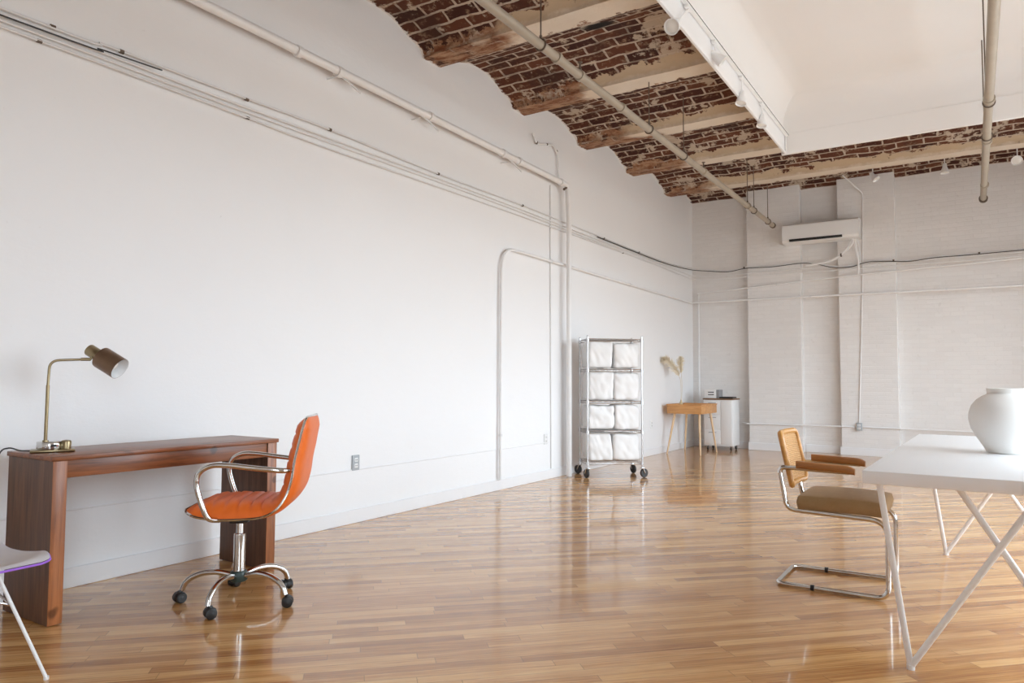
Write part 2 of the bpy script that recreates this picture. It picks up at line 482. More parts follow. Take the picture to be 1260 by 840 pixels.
uv = bm.loops.layers.uv.new('UVMap'); ub = bm.loops.layers.uv.new('band')
arc = 0; info = []; prev = None
for yy, d in ys:
    z = beam_z(yy) + prof(d)
    if prev: arc += math.hypot(yy - prev[0], z - prev[1])
    prev = (yy, z); info.append((yy, z, arc, d))
grid = []
for yy, z, a, d in info:
    row = []
    for x in xs:
        n = mnoise.noise(Vector((x * 1.7, yy * 1.7, 3.1))) * .018 + mnoise.noise(Vector((x * 6, yy * 6, 7.7))) * .008
        if abs(d) < .15: n *= .35
        row.append(bm.verts.new((x, yy, z + n)))
    grid.append(row)
for i in range(len(info) - 1):
    for j in range(len(xs) - 1):
        if xs[j] >= WX - 1e-6 and info[i + 1][0] <= WY + 1e-6: continue
        f = bm.faces.new((grid[i][j], grid[i + 1][j], grid[i + 1][j + 1], grid[i][j + 1]))
        for lp, (ii, jj) in zip(f.loops, ((i, j), (i + 1, j), (i + 1, j + 1), (i, j + 1))):
            dd = info[ii][3]
            if ii == i + 1 and info[i][3] > 0 and dd < 0: dd += PS
            lp[uv].uv = (xs[jj], info[ii][2]); lp[ub].uv = (xs[jj], dd)
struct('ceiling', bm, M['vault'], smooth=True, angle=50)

# raised white ceiling well: coved faces and flat top, plank fascia on the left
bm = new_bm()
ZT, R = 4.47, .30
def cove(off):   # (inset, z) pairs up the side
    return [(0, 3.80), (0, ZT - R)] + [(R * (1 - math.cos(a)), ZT - R + R * math.sin(a)) for a in [PI / 2 * k / 8 for k in range(1, 9)]]
rows = []
for ins, z in cove(0):
    rows.append([(WX + ins, YF - .1, z), (WX + ins, WY - ins, z), (XR + .1, WY - ins, z)])
V = sheet(bm, rows)
bm.faces.new((V[-1][0], V[-1][1], V[-1][2], bm.verts.new((XR + .1, YF - .1, ZT))))
struct('ceiling.001', bm, M['tray'], smooth=True, angle=30)
bm = new_bm()
box(bm, (WX + .004, YF, 3.785), (WX + .03, WY - .02, 3.985), bevel=.004, seg=1)
struct('trim_2', bm, M['trim'])
bm = new_bm(); box(bm, (WX - .03, WY - .012, 3.785), (XR, WY + .03, 4.03), bevel=.004, seg=1); struct('trim_3', bm, M['tray'])
bm = new_bm(); box(bm, (XL - .3, YF - .3, 4.9), (XR + .4, YB + .4, 5.0)); struct('roof_slab', bm, M['tray'])

# ------------------------------------------------------------------ camera
yaw, pitch, roll = math.radians(32.85), math.radians(3.0816), math.radians(.2558)
cy, sy, cp, sp = math.cos(yaw), math.sin(yaw), math.cos(pitch), math.sin(pitch)
fw = Vector((-sy * cp, cy * cp, sp)); rt = Vector((cy, sy, 0)); up = rt.cross(fw)
r2 = rt * math.cos(roll) + up * math.sin(roll); u2 = -rt * math.sin(roll) + up * math.cos(roll)
cam = bpy.data.objects.new('camera', bpy.data.cameras.new('camera')); C.objects.link(cam)
mt = Matrix((r2, u2, -fw)).transposed().to_4x4(); mt.translation = Vector((0, 0, 1.1))
cam.matrix_world = mt
cam.data.sensor_width = 36; cam.data.lens = 880.41 / 1260 * 36; cam.data.clip_start = .02
SC.camera = cam

# ------------------------------------------------------------------ desk
FX, BX = -3.46, -3.895
t = thing('desk', 'dark reddish wooden console desk with thick slab legs by the left wall', 'desk', (-3.68, 2.205, 0))
bm = new_bm(); box(bm, (BX, 1.585, .728), (FX + .006, 2.822, .75), bevel=.003); obj('desk_top', bm, M['desk_y'], t, world=True)
for y0, y1 in ((1.592, 1.655), (2.75, 2.813)):
    bm = new_bm()
    box(bm, (BX + .005, y0, 0.004), (FX, y1, .728), bevel=.003)
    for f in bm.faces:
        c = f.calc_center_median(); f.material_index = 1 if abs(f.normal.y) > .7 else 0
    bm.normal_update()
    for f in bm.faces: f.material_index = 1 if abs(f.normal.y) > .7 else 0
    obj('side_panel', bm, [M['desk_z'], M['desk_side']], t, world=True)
bm = new_bm(); box(bm, (FX - .035, 1.656, .648), (FX - .008, 2.749, .727), bevel=.002); obj('front_apron', bm, M['desk_y'], t, world=True)
bm = new_bm(); box(bm, (BX + .01, 1.656, .648), (BX + .035, 2.749, .727), bevel=.002); obj('back_rail', bm, M['desk_y'], t, world=True)

# ------------------------------------------------------------------ desk lamp (local x = along its arm, local -y = towards the room)
ang = math.atan2(.908, .419)
t = thing('desk_lamp', 'brass table lamp with brown cylinder shade standing on the dark desk', 'lamp', (-3.69, 1.70, .751), ang)
bm = new_bm()
box(bm, (-.096, -.055, .0), (.086, .055, .012), bevel=.005, seg=2)
obj('base_plate', bm, M['brass'], t)
bm = new_bm()
lathe(bm, [(0, .012), (.052, .012), (.054, .016), (.054, .046), (.051, .05), (0, .05)], 36, Matrix.Translation((-.018, 0, 0)))
bd = obj('base_drum', bm, M['chrome'], t)
bm = new_bm(); box(bm, (-.012, -.0575, .026), (.010, -.052, .037), bevel=.002); obj('switch', bm, M['black'], t)
bm = new_bm(); lathe(bm, [(0, .012), (.021, .012), (.022, .045), (.019, .052), (.006, .055), (0, .055)], 24, Matrix.Translation((.048, -.02, 0))); obj('dimmer_knob', bm, M['brass'], t)
bm = new_bm(); cyl(bm, (-.036, -.02, .012), (-.036, -.02, .056), .013, 16); obj('stem_socket', bm, M['brass'], t)
bm = new_bm()
cyl(bm, (-.036, -.02, .05), (-.0345, -.02, .315), .0075, 16)
tube(bm, fillet([(-.0345, -.02, .315), (-.031, -.02, .432), (.112, -.02, .440)], .045), .0058, 12)
obj('stem', bm, M['brass'], t)
bm = new_bm(); cyl(bm, (.095, -.02, .440), (.136, -.02, .4405), .008, 14); cyl(bm, (.130, -.02, .436), (.152, -.02, .462), .006, 12); obj('arm_joint', bm, M['brass'], t)
ax = Vector((.69, -.52, -.50)).normalized()       # where the shade points
s0 = Vector((.177, -.020, .454))
bm = new_bm(); mm = axis_mtx(s0, ax)
lathe(bm, [(0, -.070), (.027, -.070), (.0295, -.066), (.0295, .0), (.0295, .006)], 28, mm); obj('shade_neck', bm, M['brass'], t)
bm = new_bm()
lathe(bm, [(.0, .0), (.047, .0), (.053, .004), (.054, .010), (.054, .118), (.0525, .118)], 40, mm, 0)
lathe(bm, [(.0525, .118), (.0515, .114), (.0515, .012), (0, .010)], 40, mm, 1)
obj('lamp_shade', bm, [M['bronze'], M['lamp_white']], t)
bm = new_bm(); lathe(bm, [(0, .012), (.014, .014), (.014, .04), (.024, .062), (.025, .075), (.018, .09), (0, .096)], 20, mm); obj('bulb', bm, M['glassy_bulb'], t)
bm = new_bm()
inv = ROOTS[t.name].inverted()
pts = [inv @ Vector(p) for p in ((-3.73, 1.617, .757), (-3.80, 1.60, .757), (-3.88, 1.585, .765), (-3.93, 1.565, .73), (-3.95, 1.53, .55), (-3.96, 1.50, .30), (-3.98, 1.47, .08), (-3.98, 1.35, .012), (-3.96, 1.0, .008))]
tube(bm, smooth_path(pts, 6), .0035, 8); obj('power_cord', bm, M['cable_black'], t)

# ------------------------------------------------------------------ orange office chair (local x = forward, y = left of the sitter)
fwd = Vector((-.7745, -.632))
t = thing('office_chair', 'orange leather swivel chair with chrome arms and black casters at the desk', 'chair', (-3.094, 2.30, 0), math.atan2(fwd.y, fwd.x))
edge = [(.211, .478), (.17, .463), (.13, .452), (.043, .441), (-.08, .443), (-.16, .452), (-.22, .485), (-.262, .545), (-.285, .62), (-.297, .71), (-.318, .81), (-.335, .885), (-.34, .915)]
E2 = smooth_path([(u, 0, z) for u, z in edge], 6)
NE = len(E2)
cum = [0]
for a, b in zip(E2, E2[1:]): cum.append(cum[-1] + (b - a).length)
LT = cum[-1]
def lerp(tab, s):
    for (a, va), (b, vb) in zip(tab, tab[1:]):
        if s <= b: return va + (vb - va) * (s - a) / (b - a)
    return tab[-1][1]
def halfw(s):
    w = lerp([(0, .205), (.08, .222), (.3, .226), (.5, .222), (.7, .212), (.9, .20), (1.2, .19)], s)
    for q in (s, LT - s):
        rr = .055
        if q < rr: w -= rr - math.sqrt(max(0, rr * rr - (rr - q) ** 2))
    return w
def tin(s):
    e = min(1, math.sqrt(max(0, min(s, LT - s)) / .05)) if min(s, LT - s) < .05 else 1
    return e * lerp([(0, .035), (.1, .075), (.2, .085), (.35, .075), (.47, .045), (.6, .05), (.8, .045), (1.1, .03)], s)
def tout(s):
    e = min(1, math.sqrt(max(0, min(s, LT - s)) / .05)) if min(s, LT - s) < .05 else 1
    return e * lerp([(0, .008), (.3, .012), (.42, .02), (.55, .034), (.75, .036), (.95, .025), (1.1, .015)], s)
def shell_bm(inner):
    b = new_bm(); rows = []; NW = 21
    STN = 90
    for i in range(STN + 1):
        s = LT * i / STN
        k = max(j for j in range(NE) if cum[j] <= s + 1e-9); k = min(k, NE - 2)
        f = (s - cum[k]) / (cum[k + 1] - cum[k]); p = E2[k].lerp(E2[k + 1], f)
        tg = (E2[k + 1] - E2[k]).normalized(); nr = Vector((tg.z, 0, -tg.x)); nin = -nr    # nr: towards the sitter
        hw = max(.004, halfw(s)); row = []
        groove = 1.0
        if inner and .05 < s < LT - .05:
            q = (s % .062) / .062; groove = 1 - .16 * math.exp(-((min(q, 1 - q)) / .10) ** 2)
        for j in range(NW):
            a = -1 + 2 * j / (NW - 1); a = math.copysign(1 - (1 - abs(a)) ** 1.5, a)
            prof_ = max(0, 1 - abs(a) ** 5) ** .6
            off = (tin(s) * groove if inner else tout(s)) * prof_
            base = p + Vector((0, hw * a, 0))
            row.append(base + (nr if inner else nin) * off)
        rows.append(row)
    sheet(b, rows)
    return b
obj('cushion', shell_bm(True), M['leather'], t, angle=70)
obj('outer_shell', shell_bm(False), M['leather'], t, angle=70)
per = []
for sgn in (-1, 1):
    side = []
    for i in range(0, 61):
        s = LT * i / 60
        k = min(max(j for j in range(NE) if cum[j] <= s + 1e-9), NE - 2)
        p = E2[k].lerp(E2[k + 1], (s - cum[k]) / (cum[k + 1] - cum[k]))
        side.append(p + Vector((0, sgn * (halfw(s) + .002), 0)))
    per += side if sgn < 0 else side[::-1]
bm = new_bm(); tube(bm, per, .0062, 8, closed=True); obj('piping', bm, M['chrome'], t)
for sgn in (-1, 1):
    bm = new_bm()
    tube(bm, smooth_path([(-.268, sgn * .212, .667), (-.24, sgn * .245, .670), (-.12, sgn * .262, .684), (.0, sgn * .27, .699), (.07, sgn * .27, .697), (.118, sgn * .27, .668), (.131, sgn * .27, .62), (.115, sgn * .27, .55), (.088, sgn * .268, .478), (.07, sgn * .255, .45), (.045, sgn * .20, .436)], 6), .0128, 12)
    obj('armrest', bm, M['chrome'], t)
bm = new_bm(); box(bm, (-.10, -.075, .412), (.10, .075, .43), bevel=.006); box(bm, (-.045, -.035, .385), (.045, .035, .413), bevel=.008)
obj('seat_plate', bm, M['black'], t)
bm = new_bm(); cyl(bm, (0, 0, .30), (0, 0, .40), .0175, 20); obj('gas_lift', bm, M['chrome'], t)
bm = new_bm(); lathe(bm, [(.018, .335), (.027, .333), (.028, .325), (.028, .13), (0, .13)], 24); obj('column_sleeve', bm, M['chrome'], t)
bm = new_bm(); tube(bm, [(0, -.03, .40), (-.02, -.12, .395), (-.03, -.16, .385)], .005, 8); obj('height_lever', bm, M['black'], t)
bm = new_bm(); lathe(bm, [(0, .098), (.036, .10), (.042, .108), (.042, .138), (.036, .15), (.028, .152), (0, .152)], 24); obj('hub', bm, M['hub_green'], t)
inv = ROOTS[t.name].inverted()
cast = [(-3.305, 2.145), (-3.0, 2.095), (-2.845, 2.365), (-3.05, 2.57), (-3.33, 2.44)]
for i, (x, y) in enumerate(cast):
    p = inv @ Vector((x, y, 0)); a = math.atan2(p.y, p.x)
    d = Vector((math.cos(a), math.sin(a), 0)); rr = .272
    bm = new_bm()
    tube(bm, smooth_path([d * .03 + Vector((0, 0, .128)), d * .10 + Vector((0, 0, .143)), d * .17 + Vector((0, 0, .140)), d * .225 + Vector((0, 0, .120)), d * .258 + Vector((0, 0, .092)), d * rr + Vector((0, 0, .058))], 6), .0135, 12)
    obj('leg', bm, M['chrome'], t)
    sw = a + [.9, 2.4, .5, 1.6, -.8][i]
    o_ = d * rr + Vector((math.cos(sw), math.sin(sw), 0)) * .012
    tr = Vector((math.cos(sw + PI / 2), math.sin(sw + PI / 2), 0))
    bm = new_bm()
    lathe(bm, [(0, .058), (.010, .058), (.012, .05), (.016, .048), (.024, .044), (.0285, .034), (.028, .022), (.022, .018), (0, .018)], 18, Matrix.Translation(o_))
    cs = obj('caster', bm, M['black'], t)
    for sg in (-1, 1):
        b = new_bm(); c = o_ + tr * (sg * .0165) + Vector((0, 0, .0262))
        lathe(b, [(0, -.010), (.018, -.010), (.0255, -.007), (.0258, .006), (.021, .010), (0, .010)], 20, axis_mtx(c, tr))
        w = obj('wheel', b, M['black'], cs)

# ------------------------------------------------------------------ white shell chair at the lower left
t = thing('shell_chair', 'white moulded shell chair with violet rim and wire legs, cut by lower left edge', 'chair', (-3.108, 1.088, 0), math.radians(4))
bm = new_bm()
# bucket: rows from the front lip back and up; local +x = front
path = [(.255, .432), (.235, .438), (.20, .430), (.12, .410), (.02, .393), (-.08, .392), (-.15, .43), (-.195, .49), (-.225, .57), (-.25, .66), (-.268, .74), (-.276, .79)]
PS_ = smooth_path([(x, 0, z) for x, z in path], 8); rows = []
for i, p in enumerate(PS_):
    s = i / (len(PS_) - 1)
    hw = lerp([(0, .185), (.015, .208), (.04, .222), (.2, .232), (.45, .232), (.6, .215), (.85, .20), (.95, .175), (1, .12)], s)
    lift = lerp([(0, .0), (.06, .006), (.2, .03), (.4, .048), (.55, .06), (.8, .03), (1, .0)], s)
    rows.append([p + Vector((lift * .3 * abs(a) ** 2.4 if s > .5 else 0, hw * a, lift * abs(a) ** 2.4 * (1 if s < .5 else .5))) for a in [-1 + 2 * j / 16 for j in range(17)]])
V = sheet(bm, rows)
bmesh.ops.solidify(bm, geom=bm.faces[:], thickness=.006)
obj('seat_shell', bm, M['shell_white'], t, angle=60)
bm = new_bm()
rim = [r[0] for r in rows] + rows[-1][1:] + [r[-1] for r in rows[::-1]][1:] + rows[0][::-1][1:-1]
tube(bm, [p - Vector((0, 0, .0065)) for p in rim], .0042, 8, closed=True); obj('rim', bm, M['purple'], t)
for sx in (-1, 1):
    for s_ in (-1, 1):
        bm = new_bm()
        top = (.10 if sx > 0 else -.10, s_ * .115, .392); foot = (.245 * sx if sx > 0 else -.23, s_ * .225, .006)
        tube(bm, [top, foot], .0065, 10); cyl(bm, (foot[0], foot[1], 0), (foot[0], foot[1], .012), .009, 10)
        obj('leg', bm, M['white_metal'], t)
bm = new_bm()
for s_ in (-1, 1):
    tube(bm, [(.135, s_ * .15, .27), (-.10, s_ * .115, .392)], .004, 8); tube(bm, [(-.14, s_ * .15, .27), (.10, s_ * .115, .392)], .004, 8)
    tube(bm, [(s_ * .135, -.15, .27), (s_ * .10, .115, .392)], .004, 8); tube(bm, [(s_ * .135, .15, .27), (s_ * .10, -.115, .392)], .004, 8)
tube(bm, [(.11, .12, .392), (.11, -.12, .392), (-.11, -.12, .392), (-.11, .12, .392)], .006, 8, closed=True)
obj('wire_brace', bm, M['steel'], t)

# ------------------------------------------------------------------ cantilever chair
t = thing('cantilever_chair', 'chrome tube armchair with cane back and tan velvet seat beside white table', 'chair', (-.65, 4.30, 0))
NY, FY = 4.085, 4.515
def half(y, ins):
    return [(-.555, y, .630), (-.905, y, .636), (-.868, y, .412), (-.385, y, .398), (-.388, y, .0135), (-.925, y, .0135)]
a = half(NY, 0); b = half(FY, 0)
pts = a + b[::-1]
bm = new_bm()
tube(bm, fillet(pts, [.03, .06, .085, .06, .045, .045, .06, .085, .06, .03], 7), .0125, 14)
obj('tube_frame', bm, M['chrome'], t, world=True)
for y in (NY, FY):
    bm = new_bm()
    rows = []
    for i in range(17):
        u = i / 16; x = -.815 + .285 * u
        zt = .674 - .010 * u - .010 * max(0, (u - .8) / .2) ** 2; zb = .634 - .010 * u - .006 * max(0, (u - .8) / .2)
        hw = .021 + .004 * math.sin(u * PI)
        if u > .93: zt -= .005 * (u - .93) / .07; hw *= 1 - .2 * (u - .93) / .07
        m_ = (zt + zb) / 2; h_ = (zt - zb) / 2
        rows.append([Vector((x, y + hw * math.copysign(abs(math.cos(q)) ** .5, math.cos(q)), m_ + h_ * math.copysign(abs(math.sin(q)) ** .5, math.sin(q)))) for q in [2 * PI * k / 16 for k in range(16)]])
    V = sheet(bm, rows, closed_u=True)
    bm.faces.new(V[0]); bm.faces.new(V[-1][::-1])
    obj('armrest', bm, M['arm_wood'], t, world=True, angle=50)
# back: bent rounded rectangle with a cane web
def backpt(v, h):     # v -1..1 across, h 0..1 up
    y = 4.30 + v * .196
    x = -.842 - .058 * h - .024 * (1 - v * v)
    return Vector((x, y, .535 + .277 * h))
rim = []
nq = 6; rc = .16
def rr_pts():
    out = []
    for (cv, ch, a0) in ((1, 0, -PI / 2), (1, 1, 0), (-1, 1, PI / 2), (-1, 0, PI)):
        for k in range(nq + 1):
            q = a0 + PI / 2 * k / nq
            v = cv * (1 - rc) + rc * math.cos(q); h = (rc * .7 if ch == 0 else 1 - rc * .7) + rc * .7 * math.sin(q)
            out.append((v, h))
    return out
pts = rr_pts(); dense = []
for (v0, h0), (v1, h1) in zip(pts, pts[1:] + pts[:1]):
    n_ = max(1, int(max(abs(v1 - v0), abs(h1 - h0)) / .12))
    for k in range(n_): dense.append(backpt(v0 + (v1 - v0) * k / n_, h0 + (h1 - h0) * k / n_))
bm = new_bm(); tube(bm, dense, .0155, 10, closed=True); bk = obj('backrest_frame', bm, M['oak'], t, world=True)
bm = new_bm()
NV, NH = 30, 24
for i in range(NV + 1):
    v = -.93 + 1.86 * i / NV
    tube(bm, [backpt(v, .05 + .9 * k / 8) for k in range(9)], .0032, 4)
for j in range(NH + 1):
    h = .06 + .88 * j / NH
    tube(bm, [backpt(-.95 + 1.9 * k / 10, h) + Vector((.002, 0, 0)) for k in range(11)], .0032, 4)
obj('cane_panel', bm, M['cane'], t, world=True)
bm = new_bm(); rows = []
for i in range(25):      # seat pad: domed rounded slab
    u = -1 + 2 * i / 24; row = []
    for j in range(25):
        w = -1 + 2 * j / 24
        row.append((u, w))
    rows.append(row)
def pad(u, w, top):
    k = max(0, 1 - abs(u) ** 10) ** .22 * max(0, 1 - abs(w) ** 10) ** .22
    x = -.605 + .212 * math.copysign(1 - (1 - abs(u)) ** 1.4, u); y = 4.30 + .228 * math.copysign(1 - (1 - abs(w)) ** 1.4, w)
    lip = .008 * max(0, u) ** 2
    if top: return Vector((x, y, .455 + (.036 + .016 * (1 - u * u) * (1 - w * w)) * k - lip))
    return Vector((x, y, .455 - .040 * k - lip))
sheet(bm, [[pad(u, w, True) for u, w in r] for r in rows]); sheet(bm, [[pad(u, w, False) for u, w in r] for r in rows])
bmesh.ops.remove_doubles(bm, verts=bm.verts, dist=.0008)
obj('seat_cushion', bm, M['velvet'], t, world=True, angle=80)
for y in (NY, FY):
    for x in (-.745,):
        bm = new_bm(); cyl(bm, (x - .009, y, .0145), (x + .009, y, .0145), .0145, 14); obj('floor_glide', bm, M['black'], t, world=True)

# ------------------------------------------------------------------ white table
trot = math.radians(-1.4)
t = thing('table', 'white rectangular table on crossed white rods at the right edge', 'table', (.09, 4.30, 0), trot)
bm = new_bm(); box(bm, (-.445, -1.16, .698), (.475, 1.25, .75), bevel=.004); obj('tabletop', bm, M['table_white'], t)
for Y in (-1.10, 1.10):
    for sg in (-1, 1):
        bm = new_bm(); dy = sg * .016
        F = Vector((.296 * sg, Y + dy, .010)); T1 = Vector((.39 * sg, Y + dy, .698)); T2 = Vector((-.124 * sg, Y + dy, .698))
        tube(bm, [T1, F], .012, 12); tube(bm, [F, T2], .012, 12); cyl(bm, (F.x, F.y, 0), (F.x, F.y, .018), .0145, 12)
        obj('leg', bm, M['white_metal'], t)
# vase on it
bm = new_bm()
pr = [(0, .0), (.080, .0), (.086, .004), (.100, .03), (.128, .075), (.151, .12), (.160, .163), (.158, .195), (.146, .232), (.124, .262), (.098, .281), (.082, .288), (.0775, .294), (.080, .312), (.081, .318), (.076, .320), (.070, .314), (.069, .292), (.09, .275), (.13, .23), (.145, .165), (.12, .09), (.075, .02), (0, .012)]
lathe(bm, pr, 56, Matrix.Translation((.128, 4.32, .751)))
recentre(tag(obj('vase', bm, M['ceramic']), 'round white ceramic moon vase standing on the white table', 'vase'))

# ------------------------------------------------------------------ wire rack
e = Vector((.765, .644)); LX, LY = .635, .40
RA = math.atan2(e.y, e.x)
t = thing('wire_rack', 'chrome wire shelving rack on casters by the left wall, filled with white bags', 'rack', (-3.69, 7.30, 0), RA)
posts = [(0, 0), (LX, 0), (0, LY), (LX, LY)]
for i, (x, y) in enumerate(posts):
    bm = new_bm(); cyl(bm, (x, y, .13), (x, y, 1.60), .0105, 12)
    for k in range(28): cyl(bm, (x, y, .17 + k * .05), (x, y, .174 + k * .05), .0114, 12)
    lathe(bm, [(.0115, 1.598), (.0115, 1.604), (.008, 1.611), (0, 1.612)], 12, Matrix.Translation((x, y, 0)))
    obj('post', bm, M['steel'], t)
SH = [.175, .53, .865, 1.23, 1.575]
for z in SH:
    bm = new_bm()
    for dz in (0, -.028):
        tube(bm, [(0, 0, z + dz), (LX, 0, z + dz), (LX, LY, z + dz), (0, LY, z + dz)], .0038, 6, closed=True)
    for side in (0, LY):
        n = 18
        tube(bm, [(LX * k / n, side, z - (.028 if k % 2 else 0)) for k in range(n + 1)], .002, 5)
    for side in (0, LX):
        n = 10
        tube(bm, [(side, LY * k / n, z - (.028 if k % 2 else 0)) for k in range(n + 1)], .002, 5)
    for k in range(1, 24): tube(bm, [(LX * k / 24, 0, z + .003), (LX * k / 24, LY, z + .003)], .0024, 5)
    for y in (LY * .33, LY * .67): tube(bm, [(0, y, z - .002), (LX, y, z - .002)], .0035, 6)
    for x, y in posts: cyl(bm, (x, y, z - .034), (x, y, z + .008), .0175, 12, .0155)
    obj('wire_shelf', bm, M['steel'], t)
sws = [1.9, .3, 2.3, -1.2]
for (x, y), a in zip(posts, sws):
    d = Vector((math.cos(a), math.sin(a), 0)); tr = Vector((-d.y, d.x, 0)); o_ = Vector((x, y, 0)) + d * .025
    bm = new_bm()
    cyl(bm, (x, y, .112), (x, y, .14), .010, 10); box(bm, (x - .022, y - .022, .104), (x + .022, y + .022, .114), bevel=.003)
    for sg in (-1, 1):
        c0 = Vector((x, y, .106)) + tr * sg * .02; c1 = o_ + tr * sg * .02 + Vector((0, 0, .05))
        tube(bm, [c0, c1], .006, 6)
    cs = obj('caster', bm, M['steel'], t)
    b = new_bm(); lathe(b, [(0, -.014), (.03, -.014), (.045, -.013), (.05, -.008), (.05, .008), (.045, .013), (.03, .014), (0, .014)], 24, axis_mtx(o_ + Vector((0, 0, .0505)), tr))
    obj('wheel', b, M['black'], cs)
# bags on the shelves
def bag(name, lx0, lx1, z0, z1, seed, lean, label):
    b = new_bm()
    n = 14
    bmesh.ops.create_cube(b, size=1.0)
    bmesh.ops.subdivide_edges(b, edges=b.edges[:], cuts=n, use_grid_fill=True)
    sx, sy, sz = lx1 - lx0, LY - .035, z1 - z0
    for v in b.verts:
        p = v.co * 2
        q = Vector([math.copysign(abs(c) ** 1.0, c) for c in p])
        # rounded box
        m_ = (abs(q.x) ** 12 + abs(q.y) ** 12 + abs(q.z) ** 14) ** (1 / 13)
        if m_ > 1: q = q / m_
        s = Vector((seed * 3.1, seed * 1.7, seed))
        w = mnoise.noise(q * 1.6 + s) * .014 + (1 - abs(mnoise.noise(Vector((q.x * 2.6 + q.z * 1.2, q.y * 2.6, q.z * .8)) + s))) * .020 - .016
        bulge = 1 + .035 * (1 - q.z * q.z)
        x = q.x * sx / 2 * bulge; y = q.y * sy / 2 * bulge; z = q.z * sz / 2
        dirv = Vector((q.x, q.y, q.z * .4)); dirv = dirv.normalized() if dirv.length else dirv
        v.co = Vector((x, y, z)) + dirv * w
        v.co.x += lean * (v.co.z / sz)
        v.co.z += .012 * mnoise.noise(Vector((q.x * 2, q.y * 2, seed))) * (1 if q.z > .5 else 0)
    hx = sx / 2
    for v in b.verts: v.co.x = max(-hx, min(hx, v.co.x))
    lo = min(v.co.z for v in b.verts)
    for v in b.verts: v.co += Vector(((lx0 + lx1) / 2, LY / 2 + (.005 if seed % 2 else -.004), z0 - lo))
    b.transform(ROOTS['wire_rack'])
    return recentre(tag(obj(name, b, M['cloth'], angle=80), label, 'bag', 'white storage bags on the wire rack'))
names = ['bottom', 'second lowest', 'third', 'second highest']
for r in range(4):
    z0 = SH[r] + .008; z1 = SH[r + 1] - .034
    mid = [.30, .325, .315, .31][r]
    gap = [.008, .008, .008, .022][r]
    lab = ['lowest shelf of wire rack', 'second lowest shelf of wire rack', 'middle shelf of wire rack', 'second highest shelf of wire rack'][r]
    bag('storage_bag', .02, mid - gap / 2, z0, z1 - (.0 if r != 1 else .03), 3 + r * 2, .012 if r else -.03, 'white cloth storage bag, left half of the ' + lab)
    bag('storage_bag', mid + gap / 2, LX - .02, z0, z1 - (.012 if r < 3 else .022), 4 + r * 2, -.008 if r else -.02, 'white cloth storage bag, right half of the ' + lab)

# ------------------------------------------------------------------ small wooden table with pampas
t = thing('side_table', 'small light wooden table with splayed legs near the far corner', 'table', (-3.66, 10.80, 0))
bm = new_bm(); box(bm, (-3.935, 10.44, .605), (-3.405, 11.20, .725), bevel=.006); obj('table_box', bm, M['pine'], t, world=True)
bm = new_bm()
for lo, hi in (((-3.94, 10.435, .725), (-3.40, 10.452, .748)), ((-3.94, 11.19, .725), (-3.40, 11.205, .748)), ((-3.94, 10.452, .725), (-3.923, 11.19, .748)), ((-3.417, 10.452, .725), (-3.40, 11.19, .748))):
    box(bm, lo, hi, bevel=.003, seg=1)
obj('raised_rim', bm, M['pine'], t, world=True)
for fx, fy, tx, ty in ((-3.93, 10.42, -3.85, 10.55), (-3.40, 10.37, -3.47, 10.55), (-3.39, 11.12, -3.47, 11.08), (-3.925, 11.2, -3.85, 11.08)):
    bm = new_bm(); cyl(bm, (fx, fy, 0.001), (tx, ty, .606), .011, 14, .019); obj('leg', bm, M['pine_leg'], t, world=True)
# bud vase and plumes
bm = new_bm(); lathe(bm, [(0, 0), (.022, 0), (.03, .012), (.032, .04), (.02, .075), (.012, .095), (.014, .105), (.010, .105), (.009, .09), (.014, .06), (.02, .03), (0, .012)], 20, Matrix.Translation((-3.775, 10.62, .7255)) @ Matrix.Diagonal((.8, .8, .8, 1)))
recentre(tag(obj('bud_vase', bm, M['straw']), 'small straw coloured bud vase holding pampas on the wooden table', 'vase'))
def plume(label, pts, r0, ln):
    t = thing('pampas_stem', label, 'dried plant', pts[0], group='dried pampas plumes on the wooden table')
    b = new_bm(); P = smooth_path(pts, 8); tube(b, P, .0022, 6); obj('stem', b, M['straw'], t, world=True)
    b = new_bm(); n = len(P); rng = random.Random(int(r0 * 1e4))
    k0 = int(n * (1 - ln))
    for q in range(430):
        f = rng.random(); k = k0 + f * (n - 1 - k0); i = min(int(k), n - 2); p = P[i].lerp(P[i + 1], k - i)
        tg = (P[i + 1] - P[i]).normalized()
        d = Vector((rng.gauss(0, 1), rng.gauss(0, 1), rng.gauss(0, 1))); d -= tg * d.dot(tg); d.normalize()
        L = r0 * (math.sin(PI * min(1, .12 + f * .86)) ** .7) * rng.uniform(.6, 1.25)
        e1 = p + d * L * .55 + tg * L * .7; e2 = p + d * L + tg * L * 1.1 - Vector((0, 0, L * .25))
        tube(b, [p, e1, e2], [.0022, .0026, .0008], 3, caps=False)
    obj('plume', b, M['pampas'], t, world=True)
plume('dried pampas plume arching left above the wooden table', [(-3.779, 10.62, .76), (-3.775, 10.62, .95), (-3.785, 10.61, 1.13), (-3.85, 10.57, 1.28), (-3.935, 10.50, 1.40), (-3.985, 10.42, 1.43)], .085, .55)
plume('dried pampas plume standing upright above the wooden table', [(-3.7745, 10.6205, .765), (-3.762, 10.63, .95), (-3.775, 10.65, 1.15), (-3.795, 10.67, 1.32), (-3.80, 10.68, 1.47)], .065, .42)

